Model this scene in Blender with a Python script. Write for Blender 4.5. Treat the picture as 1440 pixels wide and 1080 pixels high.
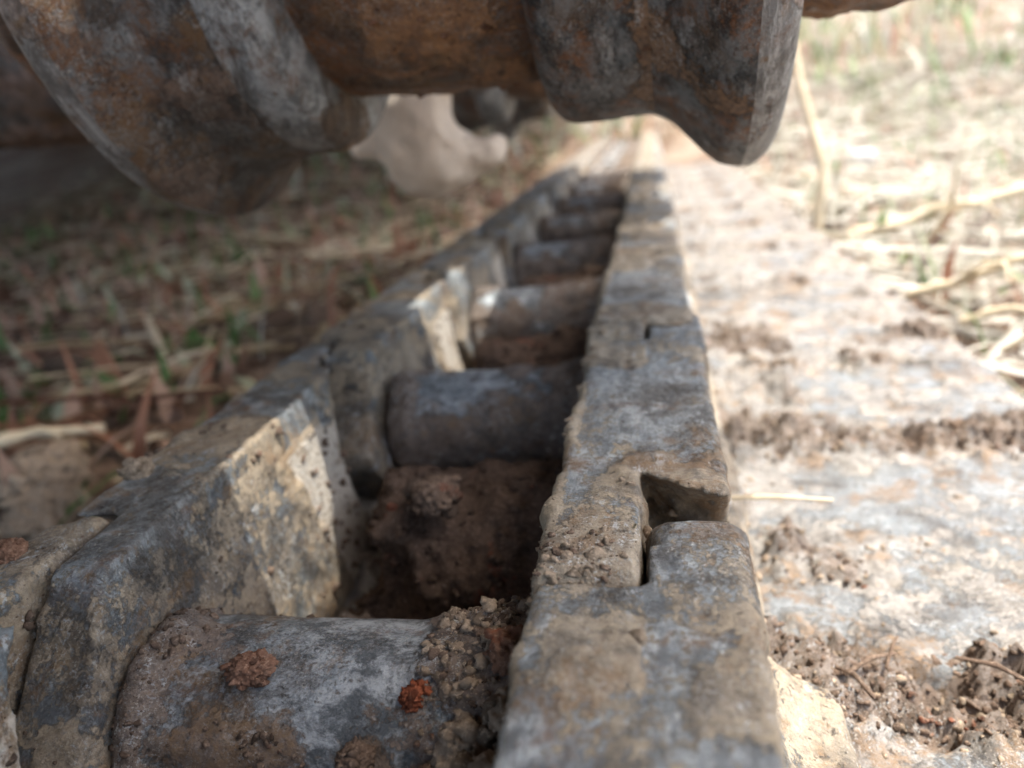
import bpy, bmesh, math, random
import numpy as np
from mathutils import Vector, Matrix

# ------------------------------------------------------------------ camera, sky, sun, exposure
scene = bpy.context.scene
COL = scene.collection
for o in list(bpy.data.objects):
    bpy.data.objects.remove(o)

YAW, PITCH, ROLL = 0.20938658, 0.33806781, -0.11570792
def cam_basis():
    cy, sy, cp, sp = math.cos(YAW), math.sin(YAW), math.cos(PITCH), math.sin(PITCH)
    fwd = Vector((-sy*cp, cy*cp, -sp)); right = Vector((cy, sy, 0)); up = right.cross(fwd)
    cr, sr = math.cos(ROLL), math.sin(ROLL)
    return cr*right + sr*up, cr*up - sr*right, fwd
_r, _u, _f = cam_basis()
cam_data = bpy.data.cameras.new('camera')
cam = bpy.data.objects.new('camera', cam_data); COL.objects.link(cam)
cam.matrix_world = Matrix(((_r.x, _u.x, -_f.x, 0), (_r.y, _u.y, -_f.y, 0), (_r.z, _u.z, -_f.z, .1), (0, 0, 0, 1)))
cam_data.sensor_width = 36; cam_data.lens = 26.5
cam_data.clip_start = .01; cam_data.clip_end = 500
cam_data.dof.use_dof = True
cam_data.dof.focus_distance = .195
cam_data.dof.aperture_fstop = 7.8
scene.camera = cam

SUN = Vector((.36, .05, 1.0)).normalized()
world = bpy.data.worlds.new('World'); scene.world = world
world.use_nodes = True
wn = world.node_tree; wn.nodes.clear()
sky = wn.nodes.new('ShaderNodeTexSky'); sky.sky_type = 'NISHITA'; sky.sun_disc = False
sky.sun_elevation = math.asin(SUN.z); sky.sun_rotation = math.atan2(SUN.x, SUN.y)
sky.air_density = 1.0; sky.dust_density = 5.0
bg = wn.nodes.new('ShaderNodeBackground'); bg.inputs['Strength'].default_value = .15
wo = wn.nodes.new('ShaderNodeOutputWorld')
wn.links.new(sky.outputs[0], bg.inputs[0]); wn.links.new(bg.outputs[0], wo.inputs[0])

sun_d = bpy.data.lights.new('sun', 'SUN'); sun_d.energy = 2.0; sun_d.angle = math.radians(.5)
sun_d.color = (1, .975, .94)
sun = bpy.data.objects.new('sun', sun_d); COL.objects.link(sun)
sun.rotation_euler = (-SUN).to_track_quat('-Z', 'Y').to_euler()
sun.location = SUN*5

scene.view_settings.view_transform = 'Standard'
scene.view_settings.look = 'None'
scene.view_settings.gamma = 1
scene.view_settings.exposure = 2.18
scene.view_settings.use_white_balance = True
scene.view_settings.white_balance_temperature = 6700
scene.view_settings.white_balance_tint = 6
scene.view_settings.use_curve_mapping = False
scene.render.engine = 'CYCLES'
scene.cycles.use_denoising = True
scene.cycles.max_bounces = 8
scene.cycles.diffuse_bounces = 5

# ------------------------------------------------------------------ numpy helpers
def h3(ix, iy, iz, seed):
    n = (ix.astype(np.int64)*374761393 + iy.astype(np.int64)*668265263 + iz.astype(np.int64)*2147483647 + seed*974634777) & 0xffffffff
    n = ((n ^ (n >> 13))*1274126177) & 0xffffffff
    n = ((n ^ (n >> 16))*2246822519) & 0xffffffff
    return ((n ^ (n >> 15)) & 0xffff)/65535.0
def vn(x, y, z, seed=0):
    ix, iy, iz = np.floor(x), np.floor(y), np.floor(z)
    fx, fy, fz = x-ix, y-iy, z-iz
    fx, fy, fz = fx*fx*(3-2*fx), fy*fy*(3-2*fy), fz*fz*(3-2*fz)
    ix, iy, iz = ix.astype(np.int64), iy.astype(np.int64), iz.astype(np.int64)
    def L(a, b, t): return a+(b-a)*t
    def H(a, b, c): return h3(ix+a, iy+b, iz+c, seed)
    return L(L(L(H(0,0,0), H(1,0,0), fx), L(H(0,1,0), H(1,1,0), fx), fy),
             L(L(H(0,0,1), H(1,0,1), fx), L(H(0,1,1), H(1,1,1), fx), fy), fz)*2-1
def fbm(x, y, z, sc, octv=3, seed=0, gain=.5):
    s, a, t = 0, 1, 0
    for k in range(octv):
        s = s + a*vn(x*sc+k*17.3, y*sc-k*9.1, z*sc+k*5.7, seed+k); t += a
        sc *= 2.03; a *= gain
    return s/t
def sstep(a, b, x):
    t = np.clip((x-a)/(b-a), 0, 1); return t*t*(3-2*t)
def smin(a, b, k):
    h = np.clip(.5+.5*(b-a)/k, 0, 1); return b+(a-b)*h-k*h*(1-h)
def smax(a, b, k): return -smin(-a, -b, k)
def sd_box(x, y, z, lo, hi, r):
    c = [(a+b)/2 for a, b in zip(lo, hi)]; s = [(b-a)/2-r for a, b in zip(lo, hi)]
    qx, qy, qz = np.abs(x-c[0])-s[0], np.abs(y-c[1])-s[1], np.abs(z-c[2])-s[2]
    return np.sqrt(np.maximum(qx,0)**2+np.maximum(qy,0)**2+np.maximum(qz,0)**2)+np.minimum(np.maximum(qx,np.maximum(qy,qz)),0)-r
def sd_cyl(x, y, z, x0, x1, cy, cz, rad, r):
    a = np.hypot(y-cy, z-cz)-rad+r; b = np.abs(x-(x0+x1)/2)-(x1-x0)/2+r
    return np.minimum(np.maximum(a,b),0)+np.sqrt(np.maximum(a,0)**2+np.maximum(b,0)**2)-r

def surface_nets(fn, lo, hi, step):
    n = [int(math.ceil((b-a)/step))+1 for a, b in zip(lo, hi)]
    ax = [a+step*np.arange(k) for a, k in zip(lo, n)]
    X, Y, Z = np.meshgrid(*ax, indexing='ij')
    D = fn(X, Y, Z)
    S = D < 0
    nx, ny, nz = [k-1 for k in n]
    cnt = np.zeros((nx,ny,nz), np.int32)
    for a in (0,1):
        for b in (0,1):
            for c in (0,1):
                cnt += S[a:a+nx, b:b+ny, c:c+nz]
    act = (cnt > 0) & (cnt < 8)
    ci = np.argwhere(act)
    idx = -np.ones((nx,ny,nz), np.int64); idx[act] = np.arange(len(ci))
    acc = np.zeros((len(ci),3)); w = np.zeros(len(ci))
    cor = [(a,b,c) for a in (0,1) for b in (0,1) for c in (0,1)]
    for p in cor:
        for q in cor:
            if sum(q)-sum(p) == 1 and all(q[i] >= p[i] for i in range(3)):
                da = D[ci[:,0]+p[0], ci[:,1]+p[1], ci[:,2]+p[2]]; db = D[ci[:,0]+q[0], ci[:,1]+q[1], ci[:,2]+q[2]]
                m = (da < 0) != (db < 0)
                t = np.where(m, da/np.where(m, da-db, 1), 0)
                acc += m[:,None]*(np.array(p)+t[:,None]*(np.array(q)-np.array(p))); w += m
    V = (ci+acc/w[:,None])*step+np.array(lo)
    quads = []
    for axis in range(3):
        o = [i for i in range(3) if i != axis]
        sl0 = [slice(1,-1)]*3; sl1 = [slice(1,-1)]*3
        sl0[axis] = slice(0,-1); sl1[axis] = slice(1,None)
        A, B = S[tuple(sl0)], S[tuple(sl1)]
        e = np.argwhere(A != B)
        flip = A[A != B]
        off = [1,1,1]; off[axis] = 0
        e = e+np.array(off)
        def cell(d0, d1):
            k = e.copy(); k[:,o[0]] -= d0; k[:,o[1]] -= d1
            return idx[k[:,0], k[:,1], k[:,2]]
        q = np.stack([cell(1,1), cell(0,1), cell(0,0), cell(1,0)], 1)
        if axis == 1: flip = ~flip
        q[~flip] = q[~flip][:, ::-1]
        quads.append(q)
    Q = np.concatenate(quads)
    Q = Q[(Q >= 0).all(1)]
    return V, Q

def mesh_np(name, V, F, mat=None, smooth=True, attrs=None):
    me = bpy.data.meshes.new(name)
    V = np.asarray(V, np.float32); F = np.asarray(F)
    k = F.shape[1]
    me.vertices.add(len(V)); me.vertices.foreach_set('co', V.ravel())
    me.loops.add(F.size); me.loops.foreach_set('vertex_index', F.ravel().astype(np.int32))
    me.polygons.add(len(F)); me.polygons.foreach_set('loop_start', (np.arange(len(F))*k).astype(np.int32))
    if smooth: me.polygons.foreach_set('use_smooth', np.ones(len(F), bool))
    for nm, a in (attrs or {}).items():
        at = me.attributes.new(nm, 'FLOAT', 'POINT'); at.data.foreach_set('value', np.asarray(a, np.float32))
    me.update(calc_edges=True); me.validate()
    if mat: me.materials.append(mat)
    return me
def link(name, me, parent=None, loc=(0,0,0), rot=None):
    o = bpy.data.objects.new(name, me); COL.objects.link(o); o.location = loc
    if rot is not None: o.rotation_euler = rot
    if parent: o.parent = parent
    return o
def tag(o, label=None, cat=None, group=None, kind=None):
    for k, v in (('label', label), ('category', cat), ('group', group), ('kind', kind)):
        if v: o[k] = v
    return o
def thing(name, label, cat, loc=(0,0,0), group=None):
    return tag(link(name, None, None, loc), label, cat, group)
def copy_tree(o, parent=None, depth=0):
    c = o.copy(); COL.objects.link(c)
    if parent: c.parent = parent
    for ch in o.children: copy_tree(ch, c)
    return c

# ------------------------------------------------------------------ materials
class NT:
    def __init__(s, name):
        s.m = bpy.data.materials.new(name); s.m.use_nodes = True
        s.t = s.m.node_tree; s.t.nodes.clear()
        s.out = s.t.nodes.new('ShaderNodeOutputMaterial')
        s.p = s.t.nodes.new('ShaderNodeBsdfPrincipled')
        s.t.links.new(s.p.outputs[0], s.out.inputs[0])
    def set(s, sock, v):
        if hasattr(v, 'is_output'): s.t.links.new(v, sock)
        elif isinstance(v, (tuple, list)) and len(v) == 3 and sock.type == 'RGBA': sock.default_value = (*v, 1)
        else: sock.default_value = v
    def coords(s, kind='Object', rnd=True):
        tc = s.t.nodes.new('ShaderNodeTexCoord'); v = tc.outputs[kind]
        if rnd:
            oi = s.t.nodes.new('ShaderNodeObjectInfo')
            mm = s.t.nodes.new('ShaderNodeVectorMath'); mm.operation = 'SCALE'
            cx = s.t.nodes.new('ShaderNodeCombineXYZ')
            s.t.links.new(oi.outputs['Random'], cx.inputs[0]); s.t.links.new(oi.outputs['Random'], cx.inputs[1])
            s.t.links.new(cx.outputs[0], mm.inputs[0]); mm.inputs['Scale'].default_value = 7.3
            ad = s.t.nodes.new('ShaderNodeVectorMath'); ad.operation = 'ADD'
            s.t.links.new(v, ad.inputs[0]); s.t.links.new(mm.outputs[0], ad.inputs[1]); v = ad.outputs[0]
        s.v = v
        return v
    def scaled(s, sc):
        mp = s.t.nodes.new('ShaderNodeMapping'); mp.inputs['Scale'].default_value = sc
        s.t.links.new(s.v, mp.inputs[0]); return mp.outputs[0]
    def noise(s, scale, detail=6, rough=.6, dist=0, vec=None, typ='FBM'):
        n = s.t.nodes.new('ShaderNodeTexNoise'); n.inputs['Scale'].default_value = scale
        n.inputs['Detail'].default_value = detail; n.inputs['Roughness'].default_value = rough
        n.inputs['Distortion'].default_value = dist
        s.t.links.new(vec if vec is not None else s.v, n.inputs['Vector']); return n.outputs[0]
    def voro(s, scale, feature='F1'):
        n = s.t.nodes.new('ShaderNodeTexVoronoi'); n.inputs['Scale'].default_value = scale; n.feature = feature
        s.t.links.new(s.v, n.inputs['Vector']); return n.outputs['Distance']
    def ramp(s, fac, a, b, lo=0, hi=1):
        n = s.t.nodes.new('ShaderNodeMapRange'); n.clamp = True; n.interpolation_type = 'SMOOTHSTEP'
        s.set(n.inputs[0], fac)
        for i, q in ((1,a),(2,b),(3,lo),(4,hi)): n.inputs[i].default_value = q
        return n.outputs[0]
    def math(s, op, a, b=0):
        n = s.t.nodes.new('ShaderNodeMath'); n.operation = op
        s.set(n.inputs[0], a); s.set(n.inputs[1], b); return n.outputs[0]
    def mix(s, fac, a, b):
        n = s.t.nodes.new('ShaderNodeMix'); n.data_type = 'RGBA'
        s.set(n.inputs[0], fac); s.set(n.inputs[6], a); s.set(n.inputs[7], b); return n.outputs[2]
    def attr(s, nm):
        n = s.t.nodes.new('ShaderNodeAttribute'); n.attribute_name = nm; return n.outputs['Fac']
    def bump(s, h, strength=1, dist=.001, normal=None):
        n = s.t.nodes.new('ShaderNodeBump'); n.inputs['Strength'].default_value = strength; n.inputs['Distance'].default_value = dist
        s.t.links.new(h, n.inputs['Height'])
        if normal is not None: s.t.links.new(normal, n.inputs['Normal'])
        return n.outputs[0]
    def fin(s, color, rough=.8, normal=None, metallic=0, spec=.4):
        s.set(s.p.inputs['Base Color'], color); s.set(s.p.inputs['Roughness'], rough); s.set(s.p.inputs['Metallic'], metallic)
        s.p.inputs['Specular IOR Level'].default_value = spec
        if normal is not None: s.t.links.new(normal, s.p.inputs['Normal'])
        return s.m

def mat_steel(name, film=.5, rust=.35, mudcol=((.34,.27,.20),(.22,.165,.12)), stretch=(1,1,1), flecks=1., soil=False, sun_pale=False, brown=1., steel=((.10,.105,.11),(.36,.375,.38)), rustcol=((.09,.042,.022),(.24,.115,.05)), bumpk=1.):
    n = NT(name); n.coords()
    sv = n.scaled(stretch)
    big = n.noise(24, 9, .68, .5)
    mid = n.noise(95, 10, .74, .3, sv)
    fine = n.noise(460, 7, .75)
    grit = n.noise(1300, 3, .6)
    mud = n.attr('mud')
    st = n.mix(n.ramp(mid, .42, .58), steel[0], steel[1])
    st = n.mix(n.ramp(n.noise(60, 7, .68, .6), .48, .70, 0, .6), st, (.20,.235,.255))
    st = n.mix(n.ramp(fine, .5, .72, 0, .5), st, steel[0])
    top = n.attr('top')
    st = n.mix(n.math('MULTIPLY', top, n.ramp(n.noise(34, 8, .7, 0, sv), .46, .60, 0, .8)), st, (.33,.355,.37))
    rmask = n.math('MULTIPLY', n.ramp(n.noise(46, 10, .76, .4), .62-rust*.25, .76-rust*.2), n.ramp(fine, .30, .55, .35, 1))
    rc = n.mix(n.ramp(fine, .3, .7), rustcol[0], rustcol[1])
    c = n.mix(n.math('MULTIPLY', rmask, .9), st, rc)
    # dried mud film, broken up at every scale down to single grains
    f0 = n.math('ADD', n.math('MULTIPLY', big, .50), n.math('MULTIPLY', mid, .50))
    f0 = n.math('ADD', f0, n.math('MULTIPLY', n.math('SUBTRACT', fine, .5), .35))
    f0 = n.math('ADD', f0, n.math('MULTIPLY', n.math('SUBTRACT', mud, .22), .30))
    f0 = n.math('SUBTRACT', f0, n.math('MULTIPLY', top, .012))
    fm = n.ramp(f0, .555-film*.15, .605-film*.15)
    mc = n.mix(n.ramp(fine, .36, .64), mudcol[1], mudcol[0])
    mc = n.mix(n.ramp(n.noise(75, 8, .75), .47, .60, 0, .7), mc, tuple(q*.55 for q in mudcol[1]))
    mc = n.mix(n.ramp(n.noise(33, 5, .65), .5, .72, 0, .5), mc, (mudcol[0][0]*.9, mudcol[0][1]*.8, mudcol[0][2]*.6))
    c = n.mix(n.math('MULTIPLY', fm, .9), c, mc)
    c = n.mix(n.ramp(n.noise(21, 8, .74, .5), .50, .60, 0, .72), c, (.060,.050,.043))
    c = n.mix(n.math('MULTIPLY', n.ramp(n.noise(31, 9, .76, .3), .53, .60), n.ramp(fine, .35, .6, .3*brown, .85*brown)), c, (.19,.115,.060))
    if soil:
        c = n.mix(n.math('MULTIPLY', n.ramp(mud, .72, 1.0), n.ramp(n.noise(120, 8, .75), .36, .60, .45, 1.)), c, (.125,.085,.062))
    if sun_pale:
        pm = n.math('MULTIPLY', n.ramp(mud, 1.0, 1.1), n.ramp(n.noise(48, 7, .7, .3), .36, .44, .0, .93))  # pale colour painting a sun patch on the left inner flank
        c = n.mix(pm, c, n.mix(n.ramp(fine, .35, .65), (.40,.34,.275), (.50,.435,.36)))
    w = n.math('MULTIPLY', n.ramp(n.noise(200, 8, .78, .3), .58, .65), n.ramp(n.noise(26, 4, .6), .48, .60))
    c = n.mix(n.math('MULTIPLY', w, .8*flecks), c, (.54,.545,.53))
    pit = n.math('MULTIPLY', n.ramp(n.noise(260, 7, .78, .3), .58, .66), n.ramp(n.noise(38, 4, .6), .42, .58))
    c = n.mix(n.math('MULTIPLY', pit, .8), c, (.045,.032,.025))
    gm = n.ramp(n.noise(30, 6, .7), .44, .58, .12, 1)
    g1 = n.noise(820, 6, .75)
    c = n.mix(n.math('MULTIPLY', gm, n.ramp(g1, .52, .60, 0, .55)), c, tuple(q*.35 for q in mudcol[1]))
    c = n.mix(n.math('MULTIPLY', gm, n.ramp(n.noise(1050, 5, .75), .54, .62, 0, .55)), c, (.46,.42,.36))
    c = n.mix(n.math('MULTIPLY', gm, n.ramp(n.noise(640, 6, .75, 0, sv), .56, .62, 0, .6)), c, (.33,.36,.38))
    sf = n.math('MULTIPLY', n.ramp(n.noise(75, 9, .78, .2, sv), .565, .62), n.ramp(n.noise(19, 4, .6), .46, .60))
    c = n.mix(n.math('MULTIPLY', sf, .75*min(1, flecks)), c, (.47,.485,.49))
    hgt = n.math('ADD', n.math('MULTIPLY', fm, .5), n.math('MULTIPLY', fine, .6))
    hgt = n.math('ADD', hgt, n.math('MULTIPLY', mid, .35))
    hgt = n.math('SUBTRACT', hgt, n.math('MULTIPLY', pit, .45))
    nb = n.bump(hgt, 1.*bumpk, .0013)
    nb = n.bump(n.math('ADD', grit, g1), .8*bumpk, .0005, nb)
    ro = n.math('ADD', n.math('MULTIPLY', fm, .3), n.ramp(fine, .2, .8, .34, .58))
    me = n.math('MULTIPLY', n.math('SUBTRACT', 1, fm), .38)
    return n.fin(c, ro, nb, me, .4)

def mat_mud(name, cols, red=0., bumpd=.0016, sc=1.):
    n = NT(name); n.coords()
    a = n.noise(60*sc, 9, .7, .3); b = n.noise(330*sc, 8, .75); g = n.noise(1200*sc, 3, .6)
    c = n.mix(n.ramp(a, .3, .7), cols[0], cols[1])
    c = n.mix(n.ramp(b, .45, .75, 0, .7), c, cols[2])
    c = n.mix(n.ramp(n.noise(150*sc, 6, .7, .4), .62, .72, 0, .7), c, tuple(q*.4 for q in cols[0]))
    if red: c = n.mix(n.ramp(n.noise(40*sc, 6, .7), .58, .68, 0, red), c, (.22,.055,.025))
    c = n.mix(n.ramp(n.noise(500*sc, 4, .6), .68, .74, 0, .7), c, (.5,.46,.4))
    c = n.mix(n.ramp(n.attr('tone'), 0, 1, 0, .75), c, tuple(q*.45 for q in cols[0]))
    c = n.mix(n.ramp(n.noise(800*sc, 5, .75), .53, .61, 0, .5), c, tuple(min(.6, q*1.5) for q in cols[2]))
    hh = n.math('ADD', n.math('MULTIPLY', a, .8), n.math('MULTIPLY', b, .7))
    nb = n.bump(hh, 1, bumpd); nb = n.bump(g, .6, .0004, nb)
    return n.fin(c, .93, nb, 0, .15)

M = {}
M['rail'] = mat_steel('worn_rail_steel', film=.78, rust=.34, stretch=(1.8,.7,1.3), mudcol=((.35,.285,.20),(.23,.175,.12)), flecks=1.5, steel=((.12,.125,.13),(.42,.435,.44)))
M['link_left'] = mat_steel('muddy_link_steel', sun_pale=True, film=.60, rust=.50, mudcol=((.36,.28,.19),(.21,.15,.095)))
M['bushing'] = mat_steel('bushing_steel', film=.36, rust=.25, mudcol=((.20,.14,.10),(.10,.066,.048)), stretch=(.85,1.2,1.2), flecks=1.4, steel=((.10,.11,.118),(.44,.46,.475)))
M['roller_tread'] = mat_steel('roller_tread_steel', film=.22, rust=.5, stretch=(1.2,.6,.6), flecks=1.1, mudcol=((.34,.24,.16),(.19,.13,.09)), brown=.5, steel=((.16,.175,.185),(.48,.51,.53)))
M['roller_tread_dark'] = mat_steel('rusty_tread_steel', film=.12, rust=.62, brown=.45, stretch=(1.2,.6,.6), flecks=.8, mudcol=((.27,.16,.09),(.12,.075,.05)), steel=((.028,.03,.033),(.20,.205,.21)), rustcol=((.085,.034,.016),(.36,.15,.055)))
M['roller_hub'] = mat_steel('rusty_hub_steel', film=.55, rust=1.5, mudcol=((.36,.20,.10),(.19,.095,.05)), flecks=.3, rustcol=((.13,.055,.025),(.34,.15,.06)))
M['roller_flange'] = mat_steel('flange_steel', film=.5, rust=.7, mudcol=((.22,.155,.12),(.10,.068,.053)), steel=((.045,.045,.047),(.21,.215,.22)), flecks=.6, stretch=(1.2,.5,.5))
M['rim'] = mat_steel('worn_rim_steel', film=.45, rust=.35, mudcol=((.45,.37,.32),(.28,.21,.175)), stretch=(2.5,.35,.35), flecks=1., steel=((.22,.22,.22),(.46,.455,.45)))
M['bevel'] = mat_steel('bevel_steel', film=1.25, rust=.15, mudcol=((.66,.565,.475),(.46,.38,.31)), stretch=(1.,.4,.4), flecks=.6)
M['shoe'] = mat_steel('track_shoe_steel', soil=True, film=.85, rust=.12, mudcol=((.28,.255,.232),(.165,.145,.128)), flecks=.7, steel=((.15,.155,.16),(.29,.30,.305)))
M['dark_paint'] = mat_steel('grimy_frame_steel', film=.8, rust=.6, mudcol=((.30,.21,.17),(.17,.11,.09)), flecks=.3)
M['mud_tan'] = mat_mud('dry_tan_mud', ((.21,.155,.11),(.34,.265,.195),(.40,.32,.245)))
M['mud_sunlit'] = mat_mud('sun_paled_mud', ((.56,.46,.37),(.67,.57,.47),(.70,.62,.53)), bumpd=.0007)  # mud colour raised to paint sunlight onto the bracket
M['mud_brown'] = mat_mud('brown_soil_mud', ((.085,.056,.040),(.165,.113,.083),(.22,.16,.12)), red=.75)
M['mud_shade_dark'] = mat_mud('shade_darkened_mud', ((.055,.034,.024),(.105,.068,.048),(.15,.105,.08)), red=.7)  # soil colour darkened to paint the shade in the pockets
M['mud_rust'] = mat_mud('rust_red_mud', ((.14,.042,.022),(.27,.075,.034),(.32,.12,.065)))
M['mud_redbrown'] = mat_mud('reddish_brown_mud', ((.14,.07,.045),(.24,.13,.085),(.27,.17,.12)), red=.8)
M['stone'] = mat_mud('pale_stone', ((.45,.44,.43),(.58,.57,.55),(.6,.58,.56)), bumpd=.0005)

def mat_ground():
    n = NT('soil'); n.coords(rnd=False)
    a = n.noise(3, 8, .65); b = n.noise(30, 8, .7); g = n.noise(200, 5, .7)
    c = n.mix(n.ramp(b, .35, .65), (.10,.062,.046), (.26,.18,.13))
    c = n.mix(n.ramp(a, .45, .65, 0, .7), c, (.29,.25,.205))
    c = n.mix(n.ramp(n.noise(14, 6, .7), .58, .68, 0, .6), c, (.10,.11,.045))
    c = n.mix(n.ramp(n.noise(9, 5, .6), .6, .7, 0, .3), c, (.19,.10,.07))
    nb = n.bump(n.math('ADD', n.math('MULTIPLY', b, 1.), n.math('MULTIPLY', g, .3)), 1, .012)
    return n.fin(c, .95, nb, 0, .1)
M['ground'] = mat_ground()
def mat_blade(name, stops):
    n = NT(name); t = n.attr('tone')
    r = n.t.nodes.new('ShaderNodeValToRGB'); n.t.links.new(t, r.inputs[0])
    el = r.color_ramp.elements
    while len(el) < len(stops): el.new(.5)
    for e, (p, c) in zip(el, stops): e.position = p; e.color = (*c, 1)
    n.set(n.p.inputs['Base Color'], r.outputs[0]); n.p.inputs['Roughness'].default_value = .6
    n.p.inputs['Specular IOR Level'].default_value = .3
    tr = n.t.nodes.new('ShaderNodeBsdfTranslucent'); n.t.links.new(r.outputs[0], tr.inputs[0])
    mx = n.t.nodes.new('ShaderNodeMixShader'); mx.inputs[0].default_value = .35
    n.t.links.new(n.p.outputs[0], mx.inputs[1]); n.t.links.new(tr.outputs[0], mx.inputs[2]); n.t.links.new(mx.outputs[0], n.out.inputs[0])
    return n.m
M['grass'] = mat_blade('dry_and_green_grass', [(0,(.06,.12,.035)),(.25,(.17,.24,.10)),(.42,(.33,.35,.24)),(.62,(.40,.39,.33)),(.9,(.50,.47,.41)),(1,(.34,.17,.11))])
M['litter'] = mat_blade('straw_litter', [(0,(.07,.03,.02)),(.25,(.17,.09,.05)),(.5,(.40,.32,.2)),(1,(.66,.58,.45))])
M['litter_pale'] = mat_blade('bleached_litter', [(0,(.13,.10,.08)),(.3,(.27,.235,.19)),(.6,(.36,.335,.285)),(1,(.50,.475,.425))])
def mat_straw():
    n = NT('straw'); n.coords()
    c = n.mix(n.noise(90, 5, .6, 0, n.scaled((1,1,.15))), (.42,.34,.22), (.62,.53,.39))
    return n.fin(c, .6, n.bump(n.noise(300, 3), .5, .0006), 0, .35)
M['straw'] = mat_straw()

# ------------------------------------------------------------------ ground and far bank
def ground_h(x, y):
    z = -.118 + .018*fbm(x, y, 0*x, 2.2, 3, 11) + .012*fbm(x, y, 0*x, 9, 3, 12)
    z = z + sstep(1.6, 6.5, y+.25*x)*.75*(1+.3*fbm(x, y, 0*x, .5, 2, 13)) + sstep(7, 30, y)*2.0
    z = z - .03*sstep(-.35, -.8, x)*(1-sstep(1.5, 3, y))
    inside = sstep(.36, .29, np.abs(x+.04))*sstep(-1, -.8, y)*(1-sstep(2.6, 3, y))
    return z - .015*inside
def axis(n, ext, e, c=0.):
    u = np.linspace(-1, 1, n); return c+np.sign(u)*np.abs(u)**e*ext
gx, gy = axis(440, 80, 3.0), axis(440, 80, 3.0, .7)
GX, GY = np.meshgrid(gx, gy, indexing='ij')
GZ = ground_h(GX, GY)
ii = np.arange(440*440).reshape(440,440)
GF = np.stack([ii[:-1,:-1], ii[1:,:-1], ii[1:,1:], ii[:-1,1:]], -1).reshape(-1,4)
g = link('ground', mesh_np('ground', np.stack([GX,GY,GZ],-1).reshape(-1,3), GF, M['ground'])); tag(g, kind='structure')

# ------------------------------------------------------------------ crawler track
P = .1877; Y0 = .160
track = thing('crawler_track', 'rusty muddy steel crawler track chain with wide shoes lying on the ground', 'crawler track', (0, 0, -.1))
ORG = np.array((0, 0, -.1))
def tpart(name, me, rot=None, loc=(0,0,0)):
    return link(name, me, track, (loc[0], loc[1], loc[2]+.1), rot)

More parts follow.
